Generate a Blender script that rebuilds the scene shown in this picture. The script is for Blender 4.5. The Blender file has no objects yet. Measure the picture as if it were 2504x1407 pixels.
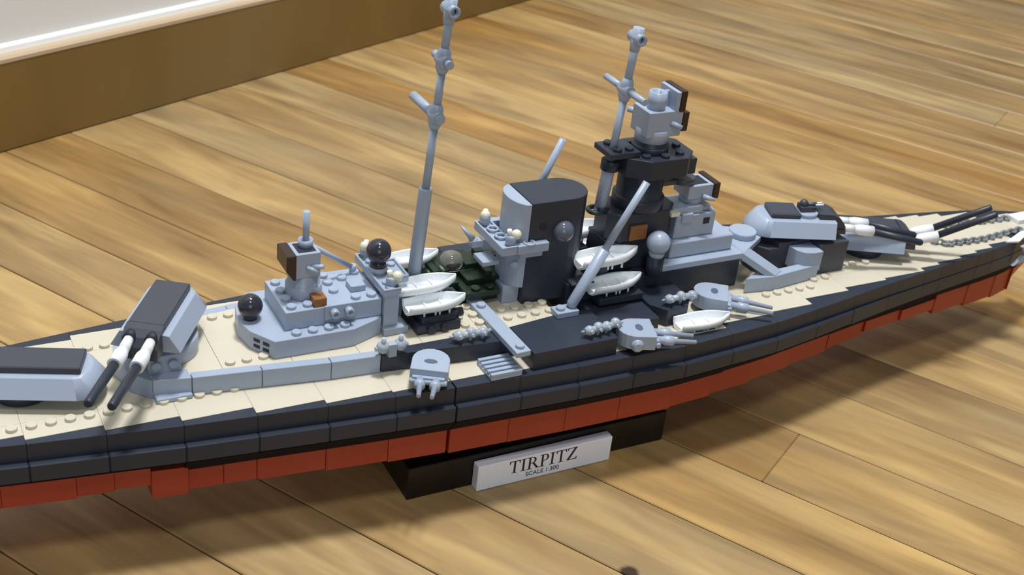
import bpy, bmesh, math, random
from mathutils import Vector, Matrix
import numpy as np
random.seed(7)
S = 0.008                      # one brick stud = 8 mm
FZ0 = -12.4
OX, OY, OZ = 20.0, 2.0, -12.4  # stud grid point that sits at the world origin (floor level)
def W(x, y, z): return Vector(((x-OX)*S, (y-OY)*S, (z-OZ)*S))
sc = bpy.context.scene
COL = sc.collection

# ------------------------------------------------------------------ camera, world, lights
F = 3072.0
R0 = Vector((0.88468258, -0.45484168, 0.10225351))
R1 = Vector((-0.14458855, -0.47622116, -0.86735665))
R2 = Vector((0.44320524, 0.75255063, -0.48706947))
cam = bpy.data.cameras.new('camera'); co = bpy.data.objects.new('camera', cam); COL.objects.link(co)
cp = W(-20.45388, -60.04081, 38.10873)
mw = Matrix.Identity(4)
for i in range(3):
    mw[i][0] = R0[i]; mw[i][1] = -R1[i]; mw[i][2] = -R2[i]; mw[i][3] = cp[i]
co.matrix_world = mw
cam.sensor_width = 36.0; cam.lens = 36.0*F/2504.0; cam.clip_start = 0.01; cam.clip_end = 50
cam.dof.use_dof = True; cam.dof.focus_distance = 0.62; cam.dof.aperture_fstop = 20
sc.camera = co
wd = bpy.data.worlds.new('world'); sc.world = wd; wd.use_nodes = True
bg = wd.node_tree.nodes['Background']; bg.inputs[0].default_value = (0.80, 0.88, 1.0, 1); bg.inputs[1].default_value = 0.155
def area(name, loc, target, size, power, color):
    l = bpy.data.lights.new(name, 'AREA'); l.shape = 'SQUARE'; l.size = size; l.energy = power; l.color = color
    o = bpy.data.objects.new(name, l); COL.objects.link(o); o.location = loc
    d = Vector(target)-Vector(loc); o.rotation_euler = d.to_track_quat('-Z', 'Y').to_euler(); return o
area('ceiling_light', (0.10, 0.12, 2.3), (0, 0, 0), 0.28, 47, (0.97, 0.98, 1.0))
area('ceiling_light', (-0.35, -0.95, 2.2), (0.05, 0, 0), 0.35, 10, (1.0, 0.97, 0.92))
area('front_fill_light', (-0.9, -2.6, 1.15), (0.1, 0.2, 0), 1.3, 12, (0.86, 0.93, 1.0))  # added fill from behind the camera to brighten wall and nameplate, no actual source
sc.view_settings.view_transform = 'Standard'; sc.view_settings.look = 'None'
sc.view_settings.exposure = 0.0; sc.view_settings.gamma = 1.0; sc.view_settings.use_curve_mapping = False

# ------------------------------------------------------------------ materials
def lin(c): return tuple(((v/255)/12.92 if v/255 <= .04045 else ((v/255+.055)/1.055)**2.4) for v in c)+(1,)
def plastic(name, rgb, rough=0.32, var=0.05, bump=0.02, spec=0.5):
    m = bpy.data.materials.new(name); m.use_nodes = True; nt = m.node_tree; b = nt.nodes['Principled BSDF']
    tc = nt.nodes.new('ShaderNodeTexCoord'); n = nt.nodes.new('ShaderNodeTexNoise'); n.inputs['Scale'].default_value = 90; n.inputs['Detail'].default_value = 3
    nt.links.new(tc.outputs['Object'], n.inputs['Vector'])
    oi = nt.nodes.new('ShaderNodeObjectInfo')
    mx = nt.nodes.new('ShaderNodeMix'); mx.data_type = 'RGBA'
    c = lin(rgb)
    mx.inputs[6].default_value = tuple(v*(1-var) for v in c[:3])+(1,); mx.inputs[7].default_value = tuple(min(1, v*(1+var)) for v in c[:3])+(1,)
    ad = nt.nodes.new('ShaderNodeMath'); ad.operation = 'MULTIPLY_ADD'; ad.inputs[1].default_value = .5
    nt.links.new(oi.outputs['Random'], ad.inputs[0]); 
    m2 = nt.nodes.new('ShaderNodeMath'); m2.operation = 'MULTIPLY'; m2.inputs[1].default_value = .5
    nt.links.new(n.outputs['Fac'], m2.inputs[0]); nt.links.new(m2.outputs[0], ad.inputs[2])
    nt.links.new(ad.outputs[0], mx.inputs[0]); nt.links.new(mx.outputs[2], b.inputs['Base Color'])
    b.inputs['Roughness'].default_value = rough; b.inputs['Specular IOR Level'].default_value = spec
    bp = nt.nodes.new('ShaderNodeBump'); bp.inputs['Strength'].default_value = bump; bp.inputs['Distance'].default_value = .001
    nt.links.new(n.outputs['Fac'], bp.inputs['Height']); nt.links.new(bp.outputs[0], b.inputs['Normal'])
    return m
GRAY = plastic('light_gray_plastic', (160, 173, 192), 0.34)
SILV = plastic('silver_gray_plastic', (165, 176, 188), 0.22)
TAN = plastic('tan_plastic', (206, 198, 178), 0.45, .03)
BLK = plastic('black_plastic', (48, 54, 66), 0.36, .12, spec=.35)
MATB = plastic('matt_black_plastic', (26, 27, 31), 0.75, .05, spec=.1)
DGR = plastic('dark_gray_plastic', (62, 66, 76), 0.4, .1)
DOME = plastic('slate_ball_plastic', (92, 98, 112), 0.12, .05)
BALL = plastic('dark_ball_plastic', (52, 53, 62), 0.12, .05)
RED = plastic('red_plastic', (158, 52, 32), 0.42, .1)
WHT = plastic('white_plastic', (236, 241, 244), 0.35, .02)
CREAM = plastic('cream_plastic', (226, 224, 205), 0.3, .02)
BROWN = plastic('dark_brown_plastic', (52, 30, 22), 0.35, .1)
ORANGE = plastic('tan_brown_plastic', (140, 92, 46), 0.4, .08)
GREEN = plastic('dark_green_plastic', (20, 40, 24), 0.4, .2)
STAND = plastic('black_stand_plastic', (11, 10, 11), 0.4, .1)
PLATE = plastic('white_nameplate', (240, 244, 255), 0.3, .01)
INK = plastic('black_print', (30, 30, 36), 0.5, .02)
SLOT = plastic('slot_gray', (84, 94, 112), 0.6, .02)
HOLE = plastic('hole_dark', (30, 32, 46), 0.6, .02)
CHAIN = plastic('worn_gray_plastic', (128, 134, 138), 0.5, .3)
def clear_mat():
    m = bpy.data.materials.new('clear_plastic'); m.use_nodes = True; nt = m.node_tree; b = nt.nodes['Principled BSDF']
    b.inputs['Base Color'].default_value = (.92, .9, .82, 1); b.inputs['Transmission Weight'].default_value = .9; b.inputs['Roughness'].default_value = .06; b.inputs['IOR'].default_value = 1.45
    return m
CLEAR = clear_mat()
def wood(name, dark, mid, light, rough, sx, sy, rndamt, streak):
    m = bpy.data.materials.new(name); m.use_nodes = True; nt = m.node_tree; N = nt.nodes; L = nt.links; b = N['Principled BSDF']
    tc = N.new('ShaderNodeTexCoord'); oi = N.new('ShaderNodeObjectInfo')
    ofs = N.new('ShaderNodeVectorMath'); ofs.operation = 'ADD'
    sc3 = N.new('ShaderNodeVectorMath'); sc3.operation = 'SCALE'; sc3.inputs['Scale'].default_value = 7.3
    cb = N.new('ShaderNodeCombineXYZ'); L.new(oi.outputs['Random'], cb.inputs[0]); L.new(oi.outputs['Random'], cb.inputs[1]); L.new(oi.outputs['Random'], cb.inputs[2])
    L.new(cb.outputs[0], sc3.inputs[0]); L.new(tc.outputs['Object'], ofs.inputs[0]); L.new(sc3.outputs[0], ofs.inputs[1])
    def noise(scx, scy, detail, dist=0.0, rough_=.55):
        mp = N.new('ShaderNodeMapping'); mp.inputs['Scale'].default_value = (scx, scy, 1); L.new(ofs.outputs[0], mp.inputs['Vector'])
        n = N.new('ShaderNodeTexNoise'); n.inputs['Scale'].default_value = 1; n.inputs['Detail'].default_value = detail; n.inputs['Distortion'].default_value = dist; n.inputs['Roughness'].default_value = rough_
        L.new(mp.outputs[0], n.inputs['Vector']); return n
    n1 = noise(sx, sy, 3, .6); n2 = noise(sx*2.2, sy*4, 4, .3); n3 = noise(sx*.7, sy*.45, 2, .8)
    r1 = N.new('ShaderNodeValToRGB'); r1.color_ramp.elements[0].position = .2; r1.color_ramp.elements[0].color = lin(dark)
    r1.color_ramp.elements[1].position = .82; r1.color_ramp.elements[1].color = lin(light)
    e = r1.color_ramp.elements.new(.5); e.color = lin(mid)
    a = N.new('ShaderNodeMath'); a.operation = 'MULTIPLY_ADD'; a.inputs[1].default_value = rndamt; L.new(oi.outputs['Random'], a.inputs[0])
    c2 = N.new('ShaderNodeMath'); c2.operation = 'MULTIPLY_ADD'; c2.inputs[1].default_value = streak; L.new(n2.outputs['Fac'], c2.inputs[0])
    s1 = N.new('ShaderNodeMath'); s1.operation = 'ADD'; L.new(n1.outputs['Fac'], s1.inputs[0]); s1.inputs[1].default_value = -(rndamt+streak)*.5
    L.new(s1.outputs[0], c2.inputs[2]); L.new(c2.outputs[0], a.inputs[2]); L.new(a.outputs[0], r1.inputs[0])
    # hue drift: greyer and yellower zones
    mx = N.new('ShaderNodeMix'); mx.data_type = 'RGBA'; mx.blend_type = 'MIX'
    r3 = N.new('ShaderNodeValToRGB'); r3.color_ramp.elements[0].position = .45; r3.color_ramp.elements[1].position = .75
    r3.color_ramp.elements[0].color = (0, 0, 0, 1); r3.color_ramp.elements[1].color = (.45, .45, .45, 1)
    L.new(n3.outputs['Fac'], r3.inputs[0]); L.new(r3.outputs[0], mx.inputs[0]); L.new(r1.outputs[0], mx.inputs[6]); mx.inputs[7].default_value = lin((160, 138, 100))
    hs = N.new('ShaderNodeHueSaturation'); wn = N.new('ShaderNodeTexWhiteNoise'); wn.noise_dimensions = '1D'; L.new(oi.outputs['Random'], wn.inputs['W'])
    hm = N.new('ShaderNodeMapRange'); hm.inputs['To Min'].default_value = .496; hm.inputs['To Max'].default_value = .509; L.new(wn.outputs['Value'], hm.inputs['Value'])
    sm = N.new('ShaderNodeMapRange'); sm.inputs['To Min'].default_value = 1.06; sm.inputs['To Max'].default_value = .86; L.new(wn.outputs['Value'], sm.inputs['Value'])
    L.new(hm.outputs[0], hs.inputs['Hue']); L.new(sm.outputs[0], hs.inputs['Saturation']); L.new(mx.outputs[2], hs.inputs['Color']); mx = hs; mxo = hs.outputs[0]
    L.new(mxo, b.inputs['Base Color'])
    if name == 'oak_floorboard':      # a dark knot in the wood
        geo = N.new('ShaderNodeNewGeometry'); sub = N.new('ShaderNodeVectorMath'); sub.operation = 'SUBTRACT'; sub.inputs[1].default_value = tuple(W(16.5, -14.95, FZ0))
        L.new(geo.outputs['Position'], sub.inputs[0]); ln = N.new('ShaderNodeVectorMath'); ln.operation = 'LENGTH'; L.new(sub.outputs[0], ln.inputs[0])
        ad2 = N.new('ShaderNodeMath'); ad2.operation = 'MULTIPLY_ADD'; ad2.inputs[1].default_value = .006; L.new(n2.outputs['Fac'], ad2.inputs[0]); L.new(ln.outputs['Value'], ad2.inputs[2])
        rk = N.new('ShaderNodeMapRange'); rk.inputs['From Min'].default_value = .006; rk.inputs['From Max'].default_value = .0085; rk.inputs['To Min'].default_value = .06; L.new(ad2.outputs[0], rk.inputs['Value'])
        km = N.new('ShaderNodeMix'); km.data_type = 'RGBA'; km.blend_type = 'MIX'; km.inputs[6].default_value = lin((46, 26, 12)); L.new(rk.outputs[0], km.inputs[0]); L.new(mxo, km.inputs[7])
        L.new(km.outputs[2], b.inputs['Base Color'])
    b.inputs['Roughness'].default_value = rough
    bp = N.new('ShaderNodeBump'); bp.inputs['Strength'].default_value = .05; bp.inputs['Distance'].default_value = .001
    L.new(n2.outputs['Fac'], bp.inputs['Height']); L.new(bp.outputs[0], b.inputs['Normal'])
    return m
FLOORM = wood('oak_floorboard', (116, 87, 47), (163, 127, 74), (208, 169, 102), .4, 6.0, 38, .17, .27)
BASEM = wood('stained_baseboard', (120, 88, 26), (132, 98, 33), (144, 108, 42), .35, 3, 20, .02, .1)
def paint(name, rgb, rough, sc_=40):
    return plastic(name, rgb, rough, .02, .03)
WALLM = paint('wall_paint', (246, 249, 248), .8); SUBM = plastic('subfloor', (52, 34, 16), .8)
LIPM = paint('lit_board_edge', (198, 176, 146), .5)  # paler tone paints in the light caught by the baseboard's top edge
STRIPM = paint('plain_white_strip', (250, 252, 252), .5)  # plain white for the strip above the baseboard

# ------------------------------------------------------------------ mesh builder (coordinates in studs)
class MB:
    def __init__(s): s.bm = bmesh.new(); s.M = Matrix.Identity(4)
    def at(s, x=0, y=0, z=0, rz=0, ry=0, rx=0):
        s.M = Matrix.Translation((x, y, z)) @ Matrix.Rotation(math.radians(rz), 4, 'Z') @ Matrix.Rotation(math.radians(ry), 4, 'Y') @ Matrix.Rotation(math.radians(rx), 4, 'X'); return s
    def _v(s, p): return s.bm.verts.new(s.M @ Vector(p))
    def loft(s, pb, pt, z0, z1):
        b = [s._v((x, y, z0)) for x, y in pb]; t = [s._v((x, y, z1)) for x, y in pt]; n = len(b)
        s.bm.faces.new(b[::-1]); s.bm.faces.new(t)
        for i in range(n): s.bm.faces.new((b[i], b[(i+1) % n], t[(i+1) % n], t[i]))
        return s
    def prism(s, poly, z0, z1, z1s=None):
        n = len(poly); a = sum(poly[i][0]*poly[(i+1) % n][1]-poly[(i+1) % n][0]*poly[i][1] for i in range(n))
        if a < 0: poly = poly[::-1]
        b = [s._v((x, y, z0)) for x, y in poly]; t = [s._v((x, y, z1)) for x, y in poly]
        s.bm.faces.new(b[::-1]); s.bm.faces.new(t)
        for i in range(n): s.bm.faces.new((b[i], b[(i+1) % n], t[(i+1) % n], t[i]))
        return s
    def box(s, x0, x1, y0, y1, z0, z1): return s.prism([(x0, y0), (x1, y0), (x1, y1), (x0, y1)], z0, z1)
    def prof(s, pts, y0, y1):          # profile in x,z extruded along y
        n = len(pts); a = sum(pts[i][0]*pts[(i+1) % n][1]-pts[(i+1) % n][0]*pts[i][1] for i in range(n))
        if a < 0: pts = pts[::-1]
        b = [s._v((x, y0, z)) for x, z in pts]; t = [s._v((x, y1, z)) for x, z in pts]
        s.bm.faces.new(b); s.bm.faces.new(t[::-1])
        for i in range(n): s.bm.faces.new((b[(i+1) % n], b[i], t[i], t[(i+1) % n]))
        return s
    def lathe(s, p0, p1, rs, n=20, cap=True):   # rs: list of (t, r) along p0->p1
        p0 = Vector(p0); p1 = Vector(p1); d = (p1-p0); q = d.to_track_quat('Z', 'Y')
        rings = []
        for t, r in rs:
            rings.append([s._v(p0+d*t+q @ Vector((r*math.cos(2*math.pi*i/n), r*math.sin(2*math.pi*i/n), 0))) for i in range(n)])
        for a, b in zip(rings, rings[1:]):
            for i in range(n):
                f = s.bm.faces.new((a[i], a[(i+1) % n], b[(i+1) % n], b[i])); f.smooth = True
        if cap: s.bm.faces.new(rings[0][::-1]); s.bm.faces.new(rings[-1])
        return s
    def cyl(s, p0, p1, r, r1=None, n=20): return s.lathe(p0, p1, [(0, r), (1, r if r1 is None else r1)], n)
    def tube(s, p0, p1, ro, ri, n=20, depth=.6):   # pipe, open at p1
        return s.lathe(p0, p1, [(0, ro), (1, ro), (1, ri), (1-depth, ri)], n)
    def sph(s, c, r, n=20, m=12, sz=1.0):
        c = Vector(c); g = []
        for j in range(1, m):
            a = math.pi*j/m; g.append([s._v(c+Vector((r*math.sin(a)*math.cos(2*math.pi*i/n), r*math.sin(a)*math.sin(2*math.pi*i/n), -r*sz*math.cos(a)))) for i in range(n)])
        bt = s._v(c-Vector((0, 0, r*sz))); tp = s._v(c+Vector((0, 0, r*sz)))
        for i in range(n):
            f = s.bm.faces.new((bt, g[0][(i+1) % n], g[0][i])); f.smooth = True
            f = s.bm.faces.new((tp, g[-1][i], g[-1][(i+1) % n])); f.smooth = True
            for a, b in zip(g, g[1:]):
                f = s.bm.faces.new((a[i], a[(i+1) % n], b[(i+1) % n], b[i])); f.smooth = True
        return s
    def torus(s, c, R, r, axis='z', n=20, m=8):
        c = Vector(c); g = []
        for i in range(n):
            u = 2*math.pi*i/n; row = []
            for j in range(m):
                v = 2*math.pi*j/m; x = (R+r*math.cos(v))*math.cos(u); y = (R+r*math.cos(v))*math.sin(u); z = r*math.sin(v)
                p = {'z': (x, y, z), 'y': (x, z, y), 'x': (z, x, y)}[axis]; row.append(s._v(c+Vector(p)))
            g.append(row)
        for i in range(n):
            for j in range(m):
                f = s.bm.faces.new((g[i][j], g[(i+1) % n][j], g[(i+1) % n][(j+1) % m], g[i][(j+1) % m])); f.smooth = True
        return s
    def stud(s, x, y, z, n=14): return s.lathe((x, y, z-.02), (x, y, z+.2), [(0, .3), (.93, .3), (1, .27)], n)
    def studs(s, pts, z):
        for x, y in pts: s.stud(x, y, z)
        return s
def mesh_of(name, mb, mat, origin=(0, 0, 0)):
    bm = mb.bm; bmesh.ops.recalc_face_normals(bm, faces=bm.faces)
    bmesh.ops.translate(bm, verts=bm.verts, vec=-Vector(origin)); bmesh.ops.scale(bm, verts=bm.verts, vec=(S, S, S))
    me = bpy.data.meshes.new(name); bm.to_mesh(me); bm.free()
    me.materials.append(mat); return me
def obj(name, mb, mat, parent=None, loc=None, rz=0, bevel=0.0, label=None):
    """mb in the parent's stud frame; loc None = the origin is put at the base centre of the piece"""
    if loc is None:
        xs = [v.co for v in mb.bm.verts]
        og = ((min(v.x for v in xs)+max(v.x for v in xs))/2, (min(v.y for v in xs)+max(v.y for v in xs))/2, min(v.z for v in xs))
        me = mesh_of(name, mb, mat, og); l = Vector(og)
    else:
        me = mesh_of(name, mb, mat); l = Vector(loc)
    o = bpy.data.objects.new(name, me); COL.objects.link(o)
    if parent is not None:
        o.parent = parent; po = Vector(parent.get('_o', (0, 0, 0))); o.location = (l-po)*S
    else: o.location = l*S
    o.rotation_euler = (0, 0, math.radians(rz)); o['_o'] = tuple(l) if loc is None else (0, 0, 0)
    if label: o['label'] = label
    if bevel:
        md = o.modifiers.new('bevel', 'BEVEL'); md.width = bevel*S; md.segments = 1; md.limit_method = 'ANGLE'; md.angle_limit = math.radians(50)
    return o
def thing(name, label, cat, origin):
    o = bpy.data.objects.new(name, None); COL.objects.link(o); o.empty_display_size = .02
    o.location = W(*origin); o['_o'] = tuple(origin); o['label'] = label; o['category'] = cat; return o

# ------------------------------------------------------------------ room: floor boards, baseboard, wall
TH = math.radians(-59.6); D = Vector((math.cos(TH), math.sin(TH))); Nn = Vector((-math.sin(TH), math.cos(TH)))
WA = math.radians(25.6); WD = Vector((math.cos(WA), math.sin(WA))); WN = Vector((-math.sin(WA), math.cos(WA))); WP = Vector((-9.09, 54.51))
def world_struct(name, mb, mat, parent=None, kind='structure', bevel=0):
    me = mesh_of(name, mb, mat, (OX, OY, OZ)); o = bpy.data.objects.new(name, me); COL.objects.link(o)
    if parent is not None: o.parent = parent
    elif kind: o['kind'] = kind
    if bevel:
        md = o.modifiers.new('bevel', 'BEVEL'); md.width = bevel*S; md.segments = 2; md.limit_method = 'ANGLE'
    return o
FZ = OZ
quad = lambda a0, a1, b0, b1: [tuple(WP+WD*a+WN*b) for a, b in ((a0, b0), (a1, b0), (a1, b1), (a0, b1))]
floor = world_struct('floor', MB().prism(quad(-90, 300, -160, .9), FZ-2.2, FZ-1.2), SUBM)
PW = 7.0
def wall_hit(off, back):            # distance along D where the line (offset off) meets the wall line moved back
    p = Nn*off; t = ((WP+WN*back)-p).dot(WN)/D.dot(WN); return t
def board(off0, s0a, s0b, s1):
    g = .05; e = .04
    o = (Nn*(off0+PW/2)+D*((s0a+s1)/2))
    def loc(off, s_): q = Nn*off+D*s_-o; return (q.dot(D), q.dot(Nn))
    pts = [loc(off0+g, s0a+.01), loc(off0+g, s1-.01), loc(off0+PW-g, s1-.01), loc(off0+PW-g, s0b+.01)]
    mb = MB().prism(pts, -1.2, 0)
    me = mesh_of('floorboard', mb, FLOORM); ob = bpy.data.objects.new('floorboard', me); COL.objects.link(ob); ob.parent = floor
    ob.location = W(o.x, o.y, FZ); ob.rotation_euler = (0, 0, TH)
    md = ob.modifiers.new('bevel', 'BEVEL'); md.width = .07*S; md.segments = 1; md.limit_method = 'ANGLE'
for k in range(-5, 27):
    off0 = -.65+PW*k
    a0, a1 = wall_hit(off0, .6), wall_hit(off0+PW, .6)
    rnd = random.Random(k*13+5)
    cut = max(a0, a1)+rnd.uniform(60, 150)
    if k == 3: cut = 24.15      # the one end joint in sight, right of the stand
    elif k in (0, 1, 2, 4, 5, -1, -2): cut = (75, 68, 90, 62, 70, 80, 66)[(0, 1, 2, 4, 5, -1, -2).index(k)]
    board(off0, a0, a1, cut); s = cut
    while s < 95: 
        n = s+rnd.uniform(85, 110); board(off0, s, s, n); s = n
BBH = 8.9
bb = MB()
# cross-section (b = depth behind the board's face, z): rounded top lip
pr = [(0, .12), (0, BBH-.55), (.08, BBH-.2), (.3, BBH), (1.5, BBH), (1.5, .12)]
def extr(mb, prof, a0, a1):
    A = [mb._v((*(WP+WD*a0+WN*b), FZ+z)) for b, z in prof]; B = [mb._v((*(WP+WD*a1+WN*b), FZ+z)) for b, z in prof]
    mb.bm.faces.new(A); mb.bm.faces.new(B[::-1])
    for i in range(len(prof)): mb.bm.faces.new((A[(i+1) % len(prof)], A[i], B[i], B[(i+1) % len(prof)]))
    return mb
base = world_struct('baseboard_back', extr(bb, pr, -70, 260), BASEM)
world_struct('wall_back', extr(MB(), [(1.5, -1), (1.5, 260), (6, 260), (6, -1)], -90, 300), WALLM)
world_struct('lip', extr(MB(), [(-.04, BBH-.5), (-.02, BBH-.16), (.22, BBH+.05), (1.05, BBH+.05), (1.05, BBH+.01), (.3, BBH+.005), (.08, BBH-.2)], -70, 260), LIPM, base)  # thin strip carrying the painted-in light along the board's top
world_struct('wall_strip_1', extr(MB(), [(1.02, BBH), (1.12, BBH+.5), (1.5, BBH+.75), (1.5, BBH)], -70, 260), STRIPM)  # narrow white strip at the foot of the wall, above the board

# ------------------------------------------------------------------ display stand with nameplate
st = thing('display_stand', 'low black brick-built stand under the model ship, white TIRPITZ nameplate on its front', 'stand', (16.2, 2, FZ))
mb = MB().box(6.6, 25.8, -4.25, 8.25, FZ, -10.0); obj('base_block', mb, STAND, st, bevel=.05)
for x0, x1 in ((8.2, 11.8), (20.6, 24.2)):
    obj('support_block', MB().box(x0, x1, -1.9, 5.9, -10.0, -8.62), STAND, st, bevel=.04)
npl = obj('nameplate', MB().box(11.1, 21.05, -5.0, -4.27, FZ+.02, -10.45), PLATE, st, bevel=.05, label='white nameplate printed TIRPITZ SCALE 1:300')
def glyphs():
    mb = MB(); H = 1.0; yf = -5.012
    def poly(pts, ox):
        mb.prof([(ox+x, -11.56+z*.96) for x, z in pts], yf, yf+.02)
    def q(ox, x0, x1, z0, z1): poly([(x0, z0), (x1, z0), (x1, z1), (x0, z1)], ox)
    s_ = .045
    def T(o): q(o, 0, .78, H-.055, H); q(o, .32, .46, 0, H); q(o, .2, .58, 0, s_); poly([(0, H), (0, H-.24), (.05, H-.24), (.1, H-.05)], o); poly([(.78, H), (.78, H-.24), (.73, H-.24), (.68, H-.05)], o)
    def I(o): q(o, .12, .26, 0, H); q(o, 0, .38, 0, s_); q(o, 0, .38, H-s_, H)
    def bowl(o, x, zc, rz, rx, w):
        for i in range(10):
            a0 = -math.pi/2+math.pi*i/10; a1 = -math.pi/2+math.pi*(i+1)/10
            f = lambda a, k: (x+(rx-k*w)*math.cos(a), zc+(rz-k*.05)*math.sin(a))
            poly([f(a0, 0), f(a1, 0), f(a1, 1), f(a0, 1)], o)
        q(o, .2, x, zc+rz-.05, zc+rz); q(o, .2, x, zc-rz, zc-rz+.05)
    def P(o): q(o, .12, .26, 0, H); q(o, 0, .38, 0, s_); q(o, 0, .14, H-s_, H); bowl(o, .36, H-.27, .27, .3, .14)
    def R(o): P(o); poly([(.36, .5), (.52, .5), (.86, .04), (.68, .04)], o); q(o, .66, .92, 0, s_)
    def Z(o): q(o, .02, .72, H-.055, H); q(o, 0, .76, 0, .055); poly([(.0, 0), (.18, 0), (.74, H), (.56, H)], o); poly([(.02, H), (.02, H-.2), (.06, H-.2), (.1, H-.05)], o); poly([(.76, 0), (.76, .2), (.72, .2), (.66, .05)], o)
    x = 13.34
    for g, w in ((T, .84), (I, .46), (R, .93), (P, .74), (I, .46), (T, .84), (Z, .8)): g(x); x += w
    return mb
obj('lettering', glyphs(), INK, npl)
tcu = bpy.data.curves.new('t', 'FONT'); tcu.body = 'SCALE 1:300'; tcu.size = .47*S; tcu.extrude = .006*S; tcu.align_x = 'CENTER'
to = bpy.data.objects.new('t', tcu); COL.objects.link(to); bpy.context.view_layer.update()
me = bpy.data.meshes.new_from_object(to.evaluated_get(bpy.context.evaluated_depsgraph_get())); bpy.data.objects.remove(to)
me.materials.clear(); me.materials.append(INK)
o = bpy.data.objects.new('lettering', me); COL.objects.link(o); o.parent = npl; o.rotation_euler = (math.pi/2, 0, 0)
no = Vector(npl['_o']); o.location = (Vector((15.85, -5.008, -12.06))-no)*S

# ------------------------------------------------------------------ the battleship
ship = thing('model_battleship', 'grey and black brick-built battleship with tan deck and red keel on black stand', 'model ship', (20, 2, -9.4))
def part(name, mb, mat, parent=ship, bevel=.03, label=None): return obj(name, mb, mat, parent, bevel=bevel, label=label)
YX = [-26, -23, -16.3, -7, 3.3, 8.6, 17, 25.3, 33, 38, 44, 52, 60, 64, 67]
YY = [-1.2, -1.7, -2.77, -3.99, -5.0, -5.41, -5.75, -5.85, -5.25, -4.5, -3.44, -2.25, -1.07, .1, 1.4]
yo = lambda x: float(np.interp(x, YX, YY))
mir = lambda pts: [(x, 4-y) for x, y in pts]
INNER = [(-27, -23, -1.2), (-23, -19, -1.5), (-19, -15, -2.1), (-15, -11, -2.55), (-11, -7, -3.03), (-7, -3, -3.5), (-3, 1, -4.08), (1, 5, -4.45), (5, 8.68, -4.62),
         (8.76, 13, -4.62), (13, 17, -4.9), (17, 21, -4.95), (21, 25, -4.95), (25, 29, -4.73), (29, 33, -4.15), (33, 37, -3.93), (37, 41, -3.15), (41, 45, -2.73), (45, 49, -2.5),
         (49, 51, -2.05), (51, 53.6, -1.72), (53.6, 55.6, -1.4), (55.6, 57.6, -1.1), (57.6, 60.5, -.6), (60.5, 64, .6), (64, 67, 1.6)]
g = .006
ledge = lambda x: float(np.interp(x, [-30, 34, 48, 60], [.42, .42, .08, .03]))
for x0, x1, yi in INNER:
    for sd in (0, 1):
        f = mir if sd else (lambda p: p)
        a0, a1 = yo(x0), yo(x1); e0, e1 = ledge(x0), ledge(x1)
        part('hull_brick', MB().prism(f([(x0+g, a0), (x1-g, a1), (x1-g, yi), (x0+g, yi)]), -4.72, -3.6), BLK, bevel=.02)
        part('hull_brick', MB().prism(f([(x0+g, a0-e0), (x1-g, a1-e1), (x1-g, a1+1.2), (x0+g, a0+1.2)]), -5.85, -4.73), BLK, bevel=.07 if x0 < 40 else .02)
        i0, i1 = (.42, .42) if x0 > -8.8 else (.05, .05)
        if x0 > 26: i0, i1 = float(np.interp(x0, [28, 36, 44, 56], [.5, .75, .7, .3])), float(np.interp(x1, [28, 36, 44, 56], [.5, .75, .7, .3]))
        zb = (-6.95 if x0 < 50 else -6.6) if x0 > -8.8 else -6.25
        part('hull_brick', MB().loft(f([(x0+g, a0+i0), (x1-g, a1+i1), (x1-g, a1+2.2), (x0+g, a0+2.2)]), f([(x0+g, a0-e0+.02), (x1-g, a1-e1+.02), (x1-g, a1+2.2), (x0+g, a0+2.2)]), zb, -5.86), MATB, bevel=.01)
# red underwater bricks: (x0, x1, top, bottom, inset)
REDS = [(-26, -19, -6.27, -7.6, .1), (-19, -16.5, -6.27, -7.75, .1), (-16.5, -12.7, -6.27, -7.75, .12), (-12.7, -10.75, -6.27, -7.6, .1), (-10.75, -8.82, -6.27, -7.5, .16),
        (-8.8, -6.8, -6.6, -8.5, .2), (-6.78, -4.82, -6.96, -8.35, .4), (-4.8, -2.92, -6.96, -8.35, .42), (-2.9, 1.1, -6.96, -8.42, .42), (1.12, 4.9, -6.96, -8.55, .42), (4.92, 8.62, -6.96, -8.65, .42),
        (8.82, 12.8, -6.96, -8.75, .42), (12.82, 16.8, -6.96, -8.78, .42), (16.82, 20.8, -6.96, -8.78, .42), (20.82, 24.9, -6.96, -8.78, .42), (24.92, 28.3, -6.96, -8.7, .48), (28.32, 32, -6.95, -8.66, .6),
        (32.02, 36, -7.0, -8.6, .75), (36.02, 40, -7.0, -8.5, .8), (40.02, 44, -7.0, -8.25, .75), (44.02, 48, -6.95, -7.95, .6), (48.02, 52, -6.96, -7.95, .45), (52.02, 56, -6.62, -8.35, .4), (56.02, 59.5, -6.62, -8.6, .35), (59.52, 62, -6.6, -8.7, .3)]
for x0, x1, zt, zb, ins in REDS:
    for sd in (0, 1):
        f = mir if sd else (lambda p: p)
        a0, a1 = yo(x0)+ins, yo(x1)+ins
        part('keel_brick', MB().prism(f([(x0+g, a0), (x1-g, a1), (x1-g, 1.99), (x0+g, 1.99)]), zb, zt), RED, bevel=.02)
mb = MB(); A = [mb._v((62.01, y, z)) for y, z in ((-.35, -6.6), (4.35, -6.6), (4.35, -8.65), (-.35, -8.65))]; B = [mb._v((x, y, z)) for x, y, z in ((66.5, 1.5, -6.6), (66.5, 2.5, -6.6), (63.2, 3.2, -8.65), (63.2, .8, -8.65))]
mb.bm.faces.new(A); mb.bm.faces.new(B[::-1])
for i in range(4): mb.bm.faces.new((A[(i+1) % 4], A[i], B[i], B[(i+1) % 4]))
part('keel_brick', mb, RED)
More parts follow.
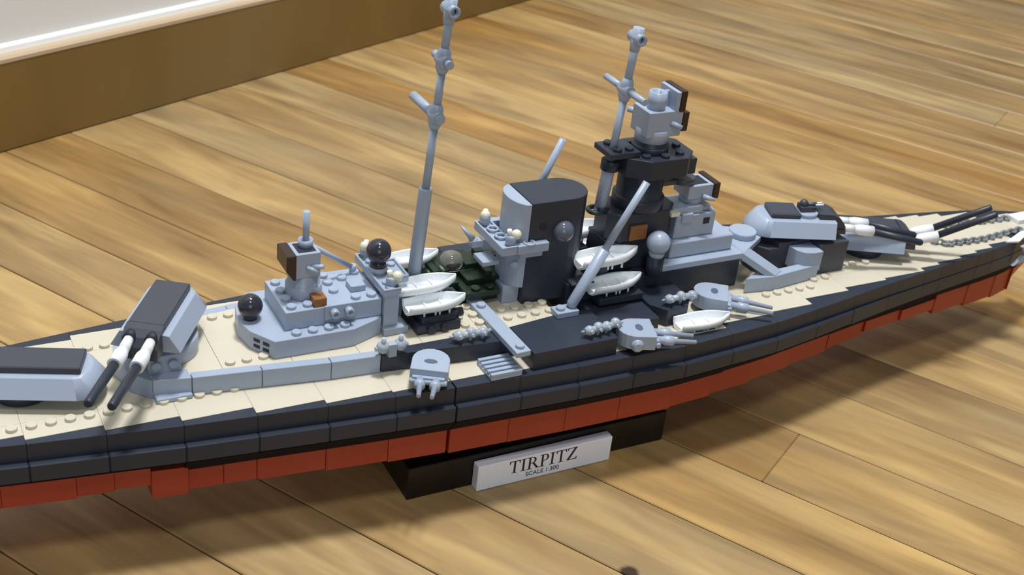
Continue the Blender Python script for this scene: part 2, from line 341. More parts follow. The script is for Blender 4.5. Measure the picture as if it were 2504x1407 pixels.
# core that carries the bricks
core = []
for x in range(-25, 65, 2): core.append((x, yo(x)+1.15))
part('hull_core', MB().prism(core+[(x, 4-y) for x, y in core[::-1]], -6.85, -4.02), BLK, bevel=0)

# tan deck plates with studs
near_studs = [(-21.5+i, -1.5) for i in range(19)]
bow_studs = [(34.4, -1.94), (35.4, -1.94), (36.4, -1.94), (39.35, -1.14), (40.45, -1.1), (42.9, -.13), (43.95, -.08), (45.2, -.1), (38.07, 1.75), (26.3, -1.95), (27.3, -1.95),
             (43.2, 4.1), (44.2, 4.1), (37.4, -1.94), (38.4, -1.94)]
far_studs = [(-13.3, 5.24), (-12.3, 5.24), (-11.3, 5.24), (-10.3, 5.24), (-9.34, 5.24)]
allst = near_studs+bow_studs+far_studs
for x0, x1, yi in INNER:
    yf = 4-yi
    ys = [yi] + [y for y in (-1.0, 5.0) if yi+.8 < y < yf-.8] + [yf]
    for ya, yb in zip(ys, ys[1:]):
        mb = MB().box(x0+.006, x1-.006, ya+.006, yb-.006, -4.0, -3.6)
        mb.studs([(x, y) for x, y in allst if x0 <= x < x1 and ya <= y < yb], -3.6)
        part('deck_plate', mb, TAN, bevel=.012)

# ---- raised after deck and its grey rails
RB = [(-8.0, -.75), (-5.85, -.95), (-1.94, -1.35), (2.05, -1.7), (5.0, -1.95), (9, -1.95), (13.9, -1.9)]
def railin(x): return float(np.interp(x, [p[0] for p in RB], [p[1] for p in RB]))
cuts = [-8.0, -4, 0, 4, 8, 12, 16, 17.6]
rst = [(-3.45, -.55), (-2.48, -.55), (-1.49, -.55), (-3.09, 4.55), (-2.1, 4.55), (-4.4, 4.55)]
for i in range(7):
    for y in (-1.2, -.2, .8, 1.8): rst.append((11.3+i, y+.25))
rst = [p for p in rst if not (p[0] > 13.8 and p[0] < 20 and p[1] > 0.2)] 
for x0, x1 in zip(cuts, cuts[1:]):
    for a, b in ((None, 2), (2, None)):
        pa = [(x0, railin(x0) if a is None else 4-railin(x0)), (x1, railin(x1) if a is None else 4-railin(x1))]
        poly = [(x0+.01, pa[0][1]), (x1-.01, pa[1][1]), (x1-.01, 2), (x0+.01, 2)]
        mb = MB().prism(poly, -3.58, -2.4)
        mb.studs([p for p in rst if x0 <= p[0] < x1 and ((p[1] < 2) == (a is None))], -2.4)
        part('deck_plate', mb, TAN, bevel=.012)
rails = [((-7.95, -1.02), (-5.87, -1.33), .95, 0), ((-5.83, -1.36), (-1.96, -1.8), .6, 0), ((-1.92, -1.82), (2.03, -2.3), .6, 0), ((2.07, -2.3), (5.05, -2.5), .62, 0)]
for p, q, w, _ in rails:
    for f in ((lambda P: P), mir):
        part('deck_edge_brick', MB().prism(f([p, q, (q[0], q[1]+w), (p[0], p[1]+w)]), -3.58, -2.38), GRAY)
part('deck_edge_brick', MB().prism([(-9.0, .1), (-7.97, -1.02), (-7.97, .4), (-8.5, .9)], -3.58, -2.38), GRAY)
part('deck_edge_brick', MB().prism([(-9.0, .13), (-8.52, .93), (-8.5, 3.1), (-9.2, 3.3), (-9.5, 2)], -3.58, -2.38), GRAY)
part('deck_edge_brick', MB().prism([(-9.0, 3.9), (-7.97, 5.02), (-7.97, 3.6), (-8.5, 3.1)], -3.58, -2.38), GRAY)
part('step_plate', MB().box(-7.9, -5.9, -1.62, -1.05, -3.58, -3.3), GRAY)
# black sides amidships
part('deck_edge_brick', MB().prism([(5.1, -2.5), (13.95, -3.35), (13.95, -1.9), (5.1, -1.9)], -3.58, -2.4), BLK, label='black deck edge brick')
part('deck_edge_brick', MB().prism(mir([(5.1, -2.5), (13.95, -3.35), (13.95, -1.9), (5.1, -1.9)]), -3.58, -2.4), BLK, label='black deck edge brick')
for f in ((lambda P: P), mir):
    part('side_deck', MB().prism(f([(13.97, -5.2), (20.0, -5.2), (20.0, -1.5), (17.6, -1.45), (13.97, -1.9)]), -3.58, -2.38), BLK, label='smooth black side deck')
    part('side_deck', MB().prism(f([(20.02, -3.6), (24.2, -3.6), (24.2, 0), (20.02, 0)]), -3.58, -2.6), BLK)
    part('side_deck', MB().prism(f([(24.2, -2.2), (25, -3.3), (26.6, -3.3), (27.4, -2.3), (27.4, 0), (24.2, 0)]), -3.58, -2.35), BLK)

# ---- after superstructure
part('gun_platform', MB().prism([(-.93, -.95), (3.9, -1.0), (5.95, -.2), (5.95, 4.2), (3.9, 5.0), (-.93, 4.95), (-1.95, 3.6), (-2.25, 2), (-1.95, .6)], -2.39, -1.2).studs([(.5, -.5), (1.5, -.5), (2.5, -.5), (3.5, -.5)], -1.2), GRAY, label='octagonal grey lower platform')
mb = MB()
for z in (-1.62, -2.02):
    for t in (.35, .72):
        x = -.93+(-1.95+.93)*t; y = -.95+(.6+.95)*t; dx, dy = -.55, .83; nx, ny = -.83, -.55
        for s_ in (1,):
            mb.prism([(x-dx*.22-nx*.03, y-dy*.22-ny*.03), (x+dx*.22-nx*.03, y+dy*.22-ny*.03), (x+dx*.22+nx*.03, y+dy*.22+ny*.03), (x-dx*.22+nx*.03, y-dy*.22+ny*.03)], z-.1, z+.1)
part('vent_slots', mb, HOLE, bevel=0, label='dark vent slots')
bs = [(.5, .5), (.5, 1.5), (.5, 2.5), (.5, 3.5), (1.5, .5), (4.5, .5), (5.5, .5), (3.5, 1.6), (3.5, 2.6), (4.5, 2.9), (3.5, 3.5), (5.5, 3.4), (2.6, 3.5)]
part('deckhouse_brick', MB().box(0, 6, 0, 4, -1.19, 0).studs(bs, 0), GRAY)
part('deck_tile', MB().box(4.45, 5.4, 1.15, 2.1, .01, .4), GRAY)
part('ball_turret', MB().sph((-1.5, 2, -.35), .74).lathe((-1.5, 2, -1.19), (-1.5, 2, -.8), [(0, .4), (1, .5)]), BALL, bevel=0, label='glossy dark grey ball on a short neck')
d = part('fire_director', MB().lathe((1.75, 2, .01), (1.75, 2, 1.5), [(0, 1.1), (.5, 1.1), (.52, .95), (1, .95)], 24).box(.95, 2.45, 1.1, 2.75, 1.5, 3.1), GRAY)
obj('director_hatch', MB().box(1.15, 2.25, 1.3, 2.55, 3.1, 3.105), HOLE, d)
obj('rangefinder', MB().prof([(.94, 3.1), (.94, 1.45), (.8, 1.45), (.35, 2.1), (.35, 3.1)], 1.0, 2.85), BROWN, d, bevel=.04, label='dark brown sloped block')
obj('mounting_ring', MB().tube((1.85, 2.1, 3.11), (1.85, 2.1, 3.55), .45, .3), GRAY, d)
obj('pole', MB().cyl((1.85, 2.1, 3.2), (1.87, 2.1, 5.35), .2), GRAY, d)
obj('nozzle', MB().cyl((2.0, 1.08, 2.15), (2.5, .6, 2.4), .2, .12).cyl((1.6, 1.1, 2.2), (2.2, .75, 2.0), .14), GRAY, d)
obj('strut', MB().lathe((2.4, 2.7, 2.75), (5.35, 3.4, .45), [(0, .16), (1, .16)], 10).cyl((5.4, 3.4, .15), (5.4, 3.4, .6), .22, n=10), GRAY, d)
part('deck_tile', MB().box(1.75, 2.55, .1, .95, -.35, .55), ORANGE, label='tan brown tile')
tp = part('tube_plate', MB().box(2.35, 4.35, -.16, -.01, -.85, .12), GRAY)
for x in (2.9, 3.8):
    obj('tube', MB().tube((x, -.16, -.32), (x, -.6, -.32), .27, .15, depth=.8), GRAY, tp)
# tray with searchlights and ball behind the deckhouse
def tray(x0, x1, y0, y1, z0, z1, studs=()):
    mb = MB().box(x0, x1, y0, y1, z0, z1-.15)
    w = .14
    for a in ((x0, x1, y0, y0+w), (x0, x1, y1-w, y1), (x0, x0+w, y0+w, y1-w), (x1-w, x1, y0+w, y1-w)): mb.box(*a, z1-.15, z1)
    for x, y in studs: mb.lathe((x, y, z1-.17), (x, y, z1+.02), [(0, .26), (1, .26)], 12)
    return mb
part('searchlight_tray', tray(5.9, 7.05, -.45, 4.4, .3, .8, [(6.45, .55), (6.45, 3.3), (6.45, -.1), (6.45, 3.9)]), GRAY)
part('searchlight_tray', tray(7.07, 8.1, .9, 3.2, .3, .8, [(7.6, 1.5), (7.6, 2.6)]), GRAY)
part('tray_column', MB().box(6.05, 7.0, -.3, .6, -1.9, .29).box(6.0, 7.6, -.6, .7, -2.39, -1.9), GRAY)
part('tray_column', MB().box(6.05, 7.9, 1.2, 2.8, -2.39, .29), GRAY)
bt = part('ball_turret', MB().sph((6.48, 2, 2.1), .78).lathe((6.48, 2, 1.0), (6.48, 2, 1.5), [(0, .5), (1, .48)]), BALL, bevel=0, label='glossy dark grey ball on a grey collar')
obj('collar', MB().lathe((6.48, 2, .66), (6.48, 2, 1.1), [(0, .55), (1, .58)]), GRAY, bt)
def searchlight(x, y, z, lx, ly):
    o = part('searchlight', MB().lathe((x, y, z), (x, y, z+.62), [(0, .34), (1, .36)]), GRAY)
    obj('lamp', MB().sph((x+lx, y+ly, z+.68), .33, 14, 8).cyl((x-lx*.3, y-ly*.3, z+.62), (x-lx*.5, y-ly*.5, z+1.0), .16, n=10), CREAM, o, label='cream lamp')
searchlight(6.45, 4.0, .8, -.1, -.1); searchlight(6.6, .1, .72, .3, -.15)

# ---- main gun turrets
def turret(name, x, y, z, rz, barrels, label=None, hatch=False, base=GRAY, raise_=0):
    """local frame: guns along +x; body bottom at z = 0"""
    mb = MB()
    def sec(w, zz, xr, xf):   # outline with round rear
        pts = []
        for i in range(9):
            a = math.pi/2+math.pi*i/8; pts.append((-xr+(1.35 if zz < 1 else .9)*math.cos(a), w*math.sin(a), zz))
        pts += [(xf, -w, zz), (xf, w, zz)]
        return pts
    rows = [sec(1.7, 0, 2.4, 2.45), sec(1.98, .1, 2.5, 2.5), sec(1.38, 1.15, 2.25, 2.6), sec(1.0, 1.2, 2.1, 2.6)]
    vs = [[mb._v(p) for p in r] for r in rows]
    for a, b in zip(vs, vs[1:]):
        n = len(a)
        for i in range(n): mb.bm.faces.new((a[i], a[(i+1) % n], b[(i+1) % n], b[i])).smooth = i < 8
    mb.bm.faces.new(vs[0][::-1]); mb.bm.faces.new(vs[-1])
    t = obj(name, mb, GRAY, ship, loc=(x, y, z), rz=rz, bevel=.03, label=label)
    t.location = (Vector((x, y, z))-Vector(ship['_o']))*S; t['_o'] = (0, 0, 0)
    if hatch:
        obj('roof_plate', MB().box(-2.3, -.05, -1.0, 1.0, 1.2, 1.6), DGR, t, bevel=.1, label='black rear roof plate')
        obj('roof_ring', MB().lathe((.55, 0, 1.2), (.55, 0, 1.5), [(0, .95), (1, .95)], 28), GRAY, t, bevel=.03)
        a = obj('roof_gun', MB().prism([(.0, -.5), (1.2, -.35), (1.2, .35), (0, .5)], 1.5, 1.9).sph((.3, 0, 2.0), .33, 14, 8).cyl((.6, 0, 1.95), (1.3, 0, 2.0), .14, n=10), DGR, t, bevel=.03)
        obj('gun_tip', MB().cyl((1.15, .14, 1.98), (1.75, .16, 2.05), .07, n=8).cyl((1.15, -.14, 1.98), (1.75, -.16, 2.05), .07, n=8), WHT, t)
        fr = MB().prof([(1.35, 1.2), (1.35, 1.62), (2.4, 1.6), (3.0, 1.3), (3.45, .75), (3.6, .1), (2.61, .1), (2.61, 1.2)], -.95, .95)
    else:
        obj('roof_plate', MB().box(-2.6, 2.25, -1.02, 1.02, 1.2, 1.62), DGR, t, bevel=.06, label='long black roof plate')
        fr = MB().prof([(2.27, 1.2), (2.27, 1.62), (2.75, 1.56), (3.2, 1.25), (3.5, .75), (3.62, .1), (2.61, .1), (2.61, 1.2)], -1.02, 1.02)
    obj('front_plate', fr, DGR, t, label='curved black front plate')
    for yy in (-.6, .6):
        pts = barrels
        hole = MB().cyl((pts[0][0]-.6, yy, pts[0][1]+.02), (pts[0][0]+.12, yy, pts[0][1]), .36, .36); obj('gun_port', hole, HOLE, t)
        obj('barrel_sleeve', MB().lathe((pts[0][0], yy, pts[0][1]), (pts[1][0], yy, pts[1][1]), [(0, .27), (1, .31)]).lathe((pts[1][0]-.1, yy, pts[1][1]), (pts[2][0], yy, pts[2][1]), [(0, .28), (.35, .4), (1, .4)]), WHT, t, label='white barrel sleeve')
        obj('gun_barrel', MB().lathe((pts[2][0]-.1, yy, pts[2][1]), (pts[3][0], yy, pts[3][1]), [(0, .27), (.97, .25), (1, .2)]), BLK, t, label='black gun barrel')
    return t
turret('main_turret', -6.8, 1.9, -.8, -121.5, [(3.2, 1.15), (4.2, 1.0), (5.6, .95), (9.4, 1.0)])
part('barbette', MB().lathe((-6.6, 2, -2.39), (-6.6, 2, -1.25), [(0, 1.95), (1, 1.95)], 32), GRAY)
part('barbette', MB().lathe((-6.6, 2, -1.24), (-6.6, 2, -.82), [(0, 1.2), (1, 1.2)], 28), BLK)
part('stud_panel', MB().box(-8.0, -6.2, -.35, 0.05, -2.39, -1.3).lathe((-7.6, -.35, -1.85), (-7.6, -.56, -1.85), [(0, .3), (1, .27)], 14).lathe((-6.65, -.35, -1.85), (-6.65, -.56, -1.85), [(0, .3), (1, .27)], 14), GRAY)
turret('main_turret', -13.7, 1.6, -2.85, 159.6, [(3.2, .6), (4.2, .5), (5.6, .5), (9.8, .5)])
part('barbette', MB().lathe((-14.4, 2, -3.59), (-14.4, 2, -2.82), [(0, 1.6), (1, 1.6)], 32), BLK)
turret('main_turret', 39.3, 1.95, -.85, -20, [(3.3, .5), (4.3, .4), (5.8, .25), (9.9, -.55)], hatch=True)
part('barbette', MB().box(39.9, 42.6, -.5, 4.5, -3.59, -1.15), DGR, label='dark square turret base')
part('barbette', MB().lathe((39.3, 2, -1.14), (39.3, 2, -.87), [(0, 1.3), (1, 1.3)], 28), DGR)
part('barbette', MB().prism([(37.9, .6), (38.0, -.2), (38.4, -.75), (39.0, -.95), (39.88, -.95), (39.88, .6)], -2.95, -1.4), GRAY)
part('barbette', MB().box(37.0, 39.88, .62, 3.4, -3.59, -1.15), DGR)
part('barbette', MB().prism([(35.6, 1.4), (36.2, .6), (36.98, .6), (36.98, 3.4), (35.6, 2.8)], -3.59, -1.5), DGR)
turret('main_turret', 46.4, 1.6, -2.8, -26, [(3.0, .5), (3.45, .7), (5.2, 1.25), (9.2, 3.45)])
part('barbette', MB().lathe((46.4, 1.8, -3.59), (46.4, 1.8, -2.82), [(0, 1.6), (1, 1.6)], 32), BLK)

# ---- masts
def mast(base, top, segs, name, joints):
    b, t = Vector(base), Vector(top); P = lambda z: b+(t-b)*((z-b.z)/(t.z-b.z))
    z0, z1, r = segs[0]; o = part(name, MB().lathe(P(z0), P(z1), [(0, r), (.985, r), (1, r*.93)], 22), GRAY, bevel=0)
    for z0, z1, r in segs[1:]: obj('mast_tube', MB().cyl(P(z0), P(z1), r), GRAY, o)
    for kind, z, y0, y1, r in joints:
        c = P(z); mb = MB()
        if kind == 'arm':
            mb.lathe(P(z-.75), P(z+.75), [(0, .3), (.2, .42), (.8, .42), (1, .3)]).lathe((c.x, c.y-.55, c.z), (c.x, c.y+.55, c.z), [(0, .36), (.5, .46), (1, .36)])
            obj('mast_joint', mb, GRAY, o)
            a = MB()
            if y0 < -.1: a.cyl((c.x, c.y-.5, c.z), (c.x, c.y+y0, c.z), r)
            if y1 > .1: a.cyl((c.x, c.y+.5, c.z), (c.x, c.y+y1, c.z), r)
            obj('cross_arm', a, GRAY, o)
        else:
            mb.lathe(P(z-.9), P(z+.6), [(0, .3), (.3, .36), (1, .36)]).tube((c.x, c.y+.62, c.z-.05), (c.x, c.y-.62, c.z-.05), .37, .22, depth=.5)
            obj('mast_head', mb, GRAY, o)
            obj('hole', MB().cyl((c.x, c.y-.3, c.z-.05), (c.x, c.y-.34, c.z-.05), .21), HOLE, o)
    return o
mast((8.78, 2, -2.4), (9.98, 2, 17.0), [(-2.38, 6.0, .42), (5.9, 10.2, .25), (10.5, 13.6, .24), (14, 17.6, .25)], 'mast', [('arm', 10.6, -.7, 3.3, .3), ('arm', 14.0, -.95, 1.15, .25), ('head', 17.0, 0, 0, 0)])
fm = mast((22.1, 2, 3.6), (22.9, 2, 15.0), [(2.8, 6.0, .42), (5.9, 11, .25), (11.3, 14.9, .26)], 'mast', [('arm', 11.2, -2.3, 2.4, .22), ('head', 14.6, 0, 0, 0)])
obj('mast_clamp', MB().lathe((22.3, 2, 5.75), (22.33, 2, 6.45), [(0, .62), (1, .62)]).box(22.5, 24.3, 1.7, 2.3, 6.0, 6.3), BLK, fm, bevel=.03)
obj('mast_ring', MB().torus((21.7, 2, 2.9), .5, .16).lathe((22.15, 2, 2.75), (22.15, 2, 3.2), [(0, .5), (1, .5)]).box(22.2, 23.6, 1.6, 2.4, 2.75, 3.0), BLK, fm)

# ---- lifeboats
def boat_mesh():
    mb = MB(); N = 12; rows = []
    for i in range(N+1):
        t = i/N; x = -2.1+4.25*t
        w = .86*(1-max(0, (t-.45)/.55)**2.2)*(.80+.2*min(1, t/.35)); w = max(w, .05); h = .82+.16*t*t; k = .0+.42*max(0, (t-.7)/.3)**2
        wi = max(w-.12, .012); zi = max(.42, k+.16)
        rows.append([(x, -w, h), (x, -w*.92, .45+k*.3), (x, -w*.55, .1+k), (x, 0, k), (x, w*.55, .1+k), (x, w*.92, .45+k*.3), (x, w, h),
                     (x-.02, wi, h-.01), (x-.03, wi*.8, zi), (x-.03, 0, zi-.02), (x-.03, -wi*.8, zi), (x-.02, -wi, h-.01)])
    r = [(a[0]+(.1 if j >= 7 else 0), a[1], a[2]) for j, a in enumerate(rows[0])]; rows[0] = r
    vs = [[mb._v(p) for p in row] for row in rows]
    for a, b in zip(vs, vs[1:]):
        n = len(a)
        for j in range(n):
            f = mb.bm.faces.new((a[j], a[(j+1) % n], b[(j+1) % n], b[j])); f.smooth = j < 6
    a = vs[0]; mb.bm.faces.new((a[0], a[1], a[2], a[3], a[9], a[10], a[11])); mb.bm.faces.new((a[3], a[4], a[5], a[6], a[7], a[8], a[9]))
    b = vs[-1]; mb.bm.faces.new(b)
    for x in (-.7, .45): mb.box(x-.06, x+.06, -.7, .7, .36, .52)
    for x in (-.9, -.1, .2, .9): 
        for y in (-.4, .4): mb.cyl((x, y, .14), (x, y, -.16), .07, n=8)
    return mb
bm_ = mesh_of('lifeboat', boat_mesh(), WHT)
for x, y, z, rz, bs_ in ((9.2, .66, .52, 1.5, .93), (9.35, -.45, -.22, -1, .93), (10.0, 5.0, -.1, 2, .93), (21.85, .02, .8, 0, 1.06), (22.25, -.75, -.75, 3, .95), (27.4, -4.15, -2.68, -3, .95), (21.85, 3.98, .8, 0, 1.06), (22.25, 4.75, -.75, 0, .95)):
    o = bpy.data.objects.new('lifeboat', bm_); COL.objects.link(o); o.parent = ship; o.location = (Vector((x, y, z-.95))-Vector(ship['_o']))*S; o.rotation_euler = (0, 0, math.radians(rz)); o.scale = (bs_, bs_, bs_)
# boat supports
part('boat_cradle', MB().box(8.0, 10.9, -1.1, .15, -2.39, -1.75).box(8.3, 10.6, -1.0, .1, -1.75, -1.32).cyl((10.6, -.45, -1.6), (11.25, -.45, -1.6), .3).cyl((8.9, -1.05, -2.05), (8.9, -1.3, -2.05), .28).cyl((9.8, -1.05, -2.05), (9.8, -1.3, -2.05), .28), BLK)
part('boat_cradle', MB().box(7.95, 11.0, .3, 1.55, -2.39, -.62).box(11.0, 11.5, .6, 1.6, -1.5, -1.0), BLK)
part('boat_cradle', MB().box(7.95, 11.6, 4.2, 5.6, -2.39, -1.25), BLK)
part('boat_deck', MB().box(19.0, 33.1, -.02, 4.02, -3.58, -1.25), BLK, label='black boat deck')
part('boat_cradle', MB().box(20.7, 22.15, .1, 1.2, -1.24, -.35).box(20.7, 22.15, 2.8, 3.9, -1.24, -.35), BLK)
part('boat_cradle', MB().box(20.8, 24.2, -1.4, -.04, -2.39, -1.92), BLK)
part('deck_tile', MB().box(19.2, 20.9, -.35, 1.9, -1.24, -1.1), DGR)
part('boat_cradle', MB().box(26.6, 28.2, -4.6, -4.0, -3.59, -3.58), BLK)

# ---- funnel
fn = MB(); pts = [(15.95, .4), (19.0, .4)]
for i in range(1, 12):
    a = -math.pi/2+math.pi*i/12; pts.append((19.0+1.6*math.cos(a), 2+1.6*math.sin(a)))
pts += [(19.0, 3.6), (15.95, 3.6)]
fu = part('funnel', fn.prism(pts, -2.39, 4.8), BLK, label='black funnel')
fu['label'] = 'tall black funnel with grey half-round casing'
hc = [(15.93, .4)]
for i in range(1, 14):
    a = -math.pi/2-math.pi*i/14; hc.append((15.93+.98*math.cos(a), 2+1.6*math.sin(a)))
hc += [(15.93, 3.6)]
obj('funnel_casing', MB().prism(hc, -1.15, 4.75), GRAY, fu, bevel=.03, label='grey half-round casing')
obj('casing_foot', MB().box(14.75, 15.93, .85, 3.15, -2.39, -1.16), GRAY, fu, bevel=.03)
obj('funnel_dome', MB().sph((18.4, .42, 2.6), .74), DOME, fu)
obj('funnel_hole', MB().cyl((16.9, .42, 3.1), (16.9, .36, 3.1), .26), HOLE, fu)
obj('funnel_platform', tray(13.9, 15.0, 0, 4, 1.6, 2.2).box(15.0, 17.2, -.1, .38, 1.6, 2.2).box(15.0, 17.2, 3.62, 4.1, 1.6, 2.2).torus((14.55, 2.65, 2.2), .34, .09).torus((14.6, 1.6, 2.2), .34, .09).torus((15.9, .2, 2.22), .34, .09), GRAY, fu, bevel=.02)
obj('bracket', MB().box(13.3, 14.45, 1.2, 2.6, .35, .65).cyl((15.0, .6, .5), (15.2, .2, .8), .2).box(15.3, 16.9, .1, .38, 1.2, 1.58), GRAY, fu, bevel=.02)
obj('small_gun', MB().cyl((13.3, 2.9, 1.5), (12.6, 3.3, 2.3), .22, .06).sph((13.4, 2.9, 1.3), .33, 12, 8).box(13.2, 13.95, 2.6, 3.2, 1.0, 1.45), GRAY, fu)
searchlight(14.4, 3.55, 2.12, -.05, -.1); searchlight(14.75, .55, 2.12, .3, -.1)

# ---- cranes, plank, grille
cr = part('crane', MB().box(17.3, 18.9, -2.05, -1.05, -2.38, -1.98).stud(17.75, -1.55, -1.98), GRAY)
obj('crane_boom', MB().lathe((18.5, -1.5, -1.95), (20.55, -1.45, 1.9), [(0, .28), (.06, .36), (1, .38)]).cyl((20.5, -1.45, 1.8), (22.95, -1.4, 6.3), .24), GRAY, cr)
cr = part('crane', MB().box(16.3, 17.9, 5.05, 6.05, -2.38, -1.98), GRAY)
obj('crane_boom', MB().cyl((16.9, 5.4, -1.95), (18.4, 5.2, 1.9), .38).cyl((18.4, 5.2, 1.8), (20.4, 5.0, 6.8), .24), GRAY, cr)
cat = MB().prism([(12.65, -5.35), (13.65, -5.3), (13.45, 2.55), (12.5, 2.5)], -2.38, -2.0).studs([(13.15, -4.75), (13.0, .35)], -2.0)
part('catapult', cat, GRAY, label='long grey catapult plank')
gr = part('grille_tile', MB().box(11.0, 13.1, -5.5, -3.45, -3.59, -3.38), GRAY)
for i in range(5): obj('grille_bar', MB().box(11.0, 13.1, -5.5+i*.43, -5.5+i*.43+.26, -3.38, -3.15), GRAY, gr, bevel=.02)

# ---- seaplane
sp = part('seaplane', MB().box(11.0, 15.6, 3.5, 4.4, -1.9, -.9).box(13.2, 15.9, 3.3, 4.9, -1.2, -.55), GREEN, label='dark green seaplane')
obj('wing', MB().box(12.2, 14.6, .9, 3.4, -1.7, -1.3).box(12.7, 15.2, 1.9, 3.4, -1.3, -.9), GREEN, sp, bevel=.04)
obj('wing', MB().box(12.2, 14.6, 4.5, 6.6, -1.7, -1.3), GREEN, sp, bevel=.04)
obj('nose', MB().lathe((11.0, 3.95, -1.4), (10.5, 3.95, -1.4), [(0, .55), (.6, .5), (1, .25)]).box(10.9, 12.0, 3.2, 4.6, -1.0, -.7), GREEN, sp)
obj('float', MB().box(11.9, 15.4, 1.5, 2.3, -2.38, -1.75), GREEN, sp, bevel=.06)
obj('float', MB().box(11.9, 15.4, 5.2, 6.0, -2.38, -1.75), GREEN, sp, bevel=.06)
obj('frame_detail', MB().cyl((11.6, 2.9, -.9), (11.6, 5.0, -.9), .35, n=12).box(14.0, 14.5, 2.0, 3.2, -.9, -.5).box(14.9, 15.8, 2.2, 3.0, -1.5, -1.0).cyl((13.0, 1.3, -1.29), (13.0, 1.3, -1.1), .3, n=12).cyl((14.0, 1.3, -1.29), (14.0, 1.3, -1.1), .3, n=12).box(11.3, 12.3, 2.3, 3.3, -1.75, -1.2).box(15.2, 15.9, 3.4, 3.9, -.55, -.2).box(14.3, 14.9, 4.2, 4.8, -.55, -.25), GREEN, sp)
obj('canopy', MB().lathe((12.45, 3.95, -.9), (12.45, 3.95, .15), [(0, .78), (.5, .78), (.8, .62), (.93, .4), (1, .15)]), CLEAR, sp, label='clear dome canopy')

# ---- fore superstructure
part('deck_edge_plate', MB().box(26.0, 33.0, -.35, .6, -1.24, -.8), GRAY)
part('deck_edge_plate', MB().box(26.0, 33.0, 3.4, 4.35, -1.24, -.8), GRAY)
part('bridge_deck', MB().prism([(33.02, -.35), (35.9, 1.45), (35.9, 2.55), (33.02, 4.35)], -1.24, -.8), GRAY)
part('bridge_deck', MB().prism([(30, .6), (33, .6), (33, 3.4), (30, 3.4)], -1.24, -.82), GRAY)
part('round_tile', MB().lathe((34.55, 2, -.79), (34.55, 2, -.35), [(0, .98), (1, .98)], 32), GRAY)
for f in (1, -1):
    Y = (lambda y: y) if f == 1 else (lambda y: 4-y)
    mb = MB()
    a = [(32.9, -.35, -.8), (35.35, -1.45, -2.4), (36.3, -.95, -2.4), (33.9, .15, -.8)]
    t = [mb._v((x, Y(y), z)) for x, y, z in a]; b = [mb._v((x, Y(y), z-.55)) for x, y, z in a]
    mb.bm.faces.new(t); mb.bm.faces.new(b[::-1])
    for i in range(4): mb.bm.faces.new((t[i], b[i], b[(i+1) % 4], t[(i+1) % 4]))
    part('breakwater', mb, GRAY, label='sloping grey breakwater arm')
    P_ = [(33.0, -1.15), (35.2, -1.47), (39.2, -1.0), (39.75, -.95), (39.2, -.35), (35.6, -.6), (34.3, -.5)]
    part('breakwater', MB().prism([(x, Y(y)) for x, y in P_], -3.58, -2.45), GRAY)
part('bridge_slab', MB().box(27.2, 32.45, .4, 3.6, -.79, .4), GRAY, bevel=.08)
part('bridge_slab', MB().box(26.6, 27.18, .5, 3.5, -.79, .3), DGR)
part('bridge_block', MB().prism([(27.6, .9), (30.9, .9), (31.2, 2), (30.9, 3.1), (27.6, 3.1)], .41, 2.1), GRAY, bevel=.06)
part('bridge_block', MB().box(27.3, 29.8, 1.0, 3.0, 2.11, 2.7).box(29.8, 30.6, 1.2, 2.8, 2.11, 2.5).box(28.0, 28.9, .75, .98, 1.6, 2.3), GRAY, bevel=.06)
part('bridge_window', MB().box(29.9, 30.4, .86, .9, 1.3, 1.75), HOLE, bevel=0)
part('deck_tile', MB().box(26.9, 27.6, .6, 1.1, 2.3, 2.6), CREAM)
d2 = part('fire_director', MB().lathe((29.3, 2, 2.71), (29.3, 2, 3.2), [(0, .8), (1, .8)], 24).box(28.4, 30.4, 1.1, 2.9, 3.2, 4.15), GRAY)
obj('rangefinder', MB().box(30.41, 30.85, .95, 3.05, 3.1, 4.25), BROWN, d2, bevel=.03, label='dark brown panel')
obj('director_hatch', MB().box(28.65, 30.1, 1.35, 2.65, 4.15, 4.155), HOLE, d2)
obj('nozzle', MB().cyl((29.6, 1.1, 3.3), (30.3, .6, 3.2), .22, .12), GRAY, d2)
b3 = part('ball_turret', MB().sph((25.45, -.4, 1.15), .8).lathe((25.45, -.4, .1), (25.45, -.4, .55), [(0, .48), (1, .58)]), GRAY, bevel=0, label='light grey ball on a dark column')
obj('column', MB().cyl((25.45, -.4, -1.24), (25.45, -.4, .09), .58), BLK, b3)
# tower
part('tower', MB().box(22.2, 27.1, .7, 3.3, -1.24, 1.0), BLK, bevel=.06)
part('tower', MB().prism([(22.2, 1.3), (23.0, .5), (26.6, .5), (27.5, 1.4), (27.5, 2.6), (26.6, 3.5), (23.0, 3.5), (22.2, 2.7)], 1.01, 3.0), BLK, bevel=.06)
part('tower', MB().lathe((24.9, 2, 3.01), (24.9, 2, 5.55), [(0, 1.75), (.3, 1.75), (.32, 1.55), (1, 1.55)], 26), BLK)
part('tower_platform', MB().prism([(22.9, 1.0), (24.2, .0), (27.0, .0), (28.0, 1.0), (28.0, 3.0), (27.0, 4.0), (24.2, 4.0), (22.9, 3.0)], 5.56, 6.9).studs([(24.2, .8), (25.5, .55), (26.8, .8), (24.2, 3.2), (26.8, 3.2), (27.3, 2)], 6.9), BLK, bevel=.08)
part('tower_platform', MB().box(21.6, 23.8, .9, 3.1, 6.91, 7.3).studs([(22.3, 1.4), (22.3, 2.6), (23.2, 1.4)], 7.3), BLK)
part('tower_platform', MB().cyl((28.2, 1.9, 4.3), (28.2, 1.9, 4.7), .9).box(26.3, 28.2, 1.4, 2.4, 4.3, 4.65), DGR)
part('tower_platform', MB().box(27.9, 28.5, 1.0, 3.0, 5.2, 6.3), BLK)
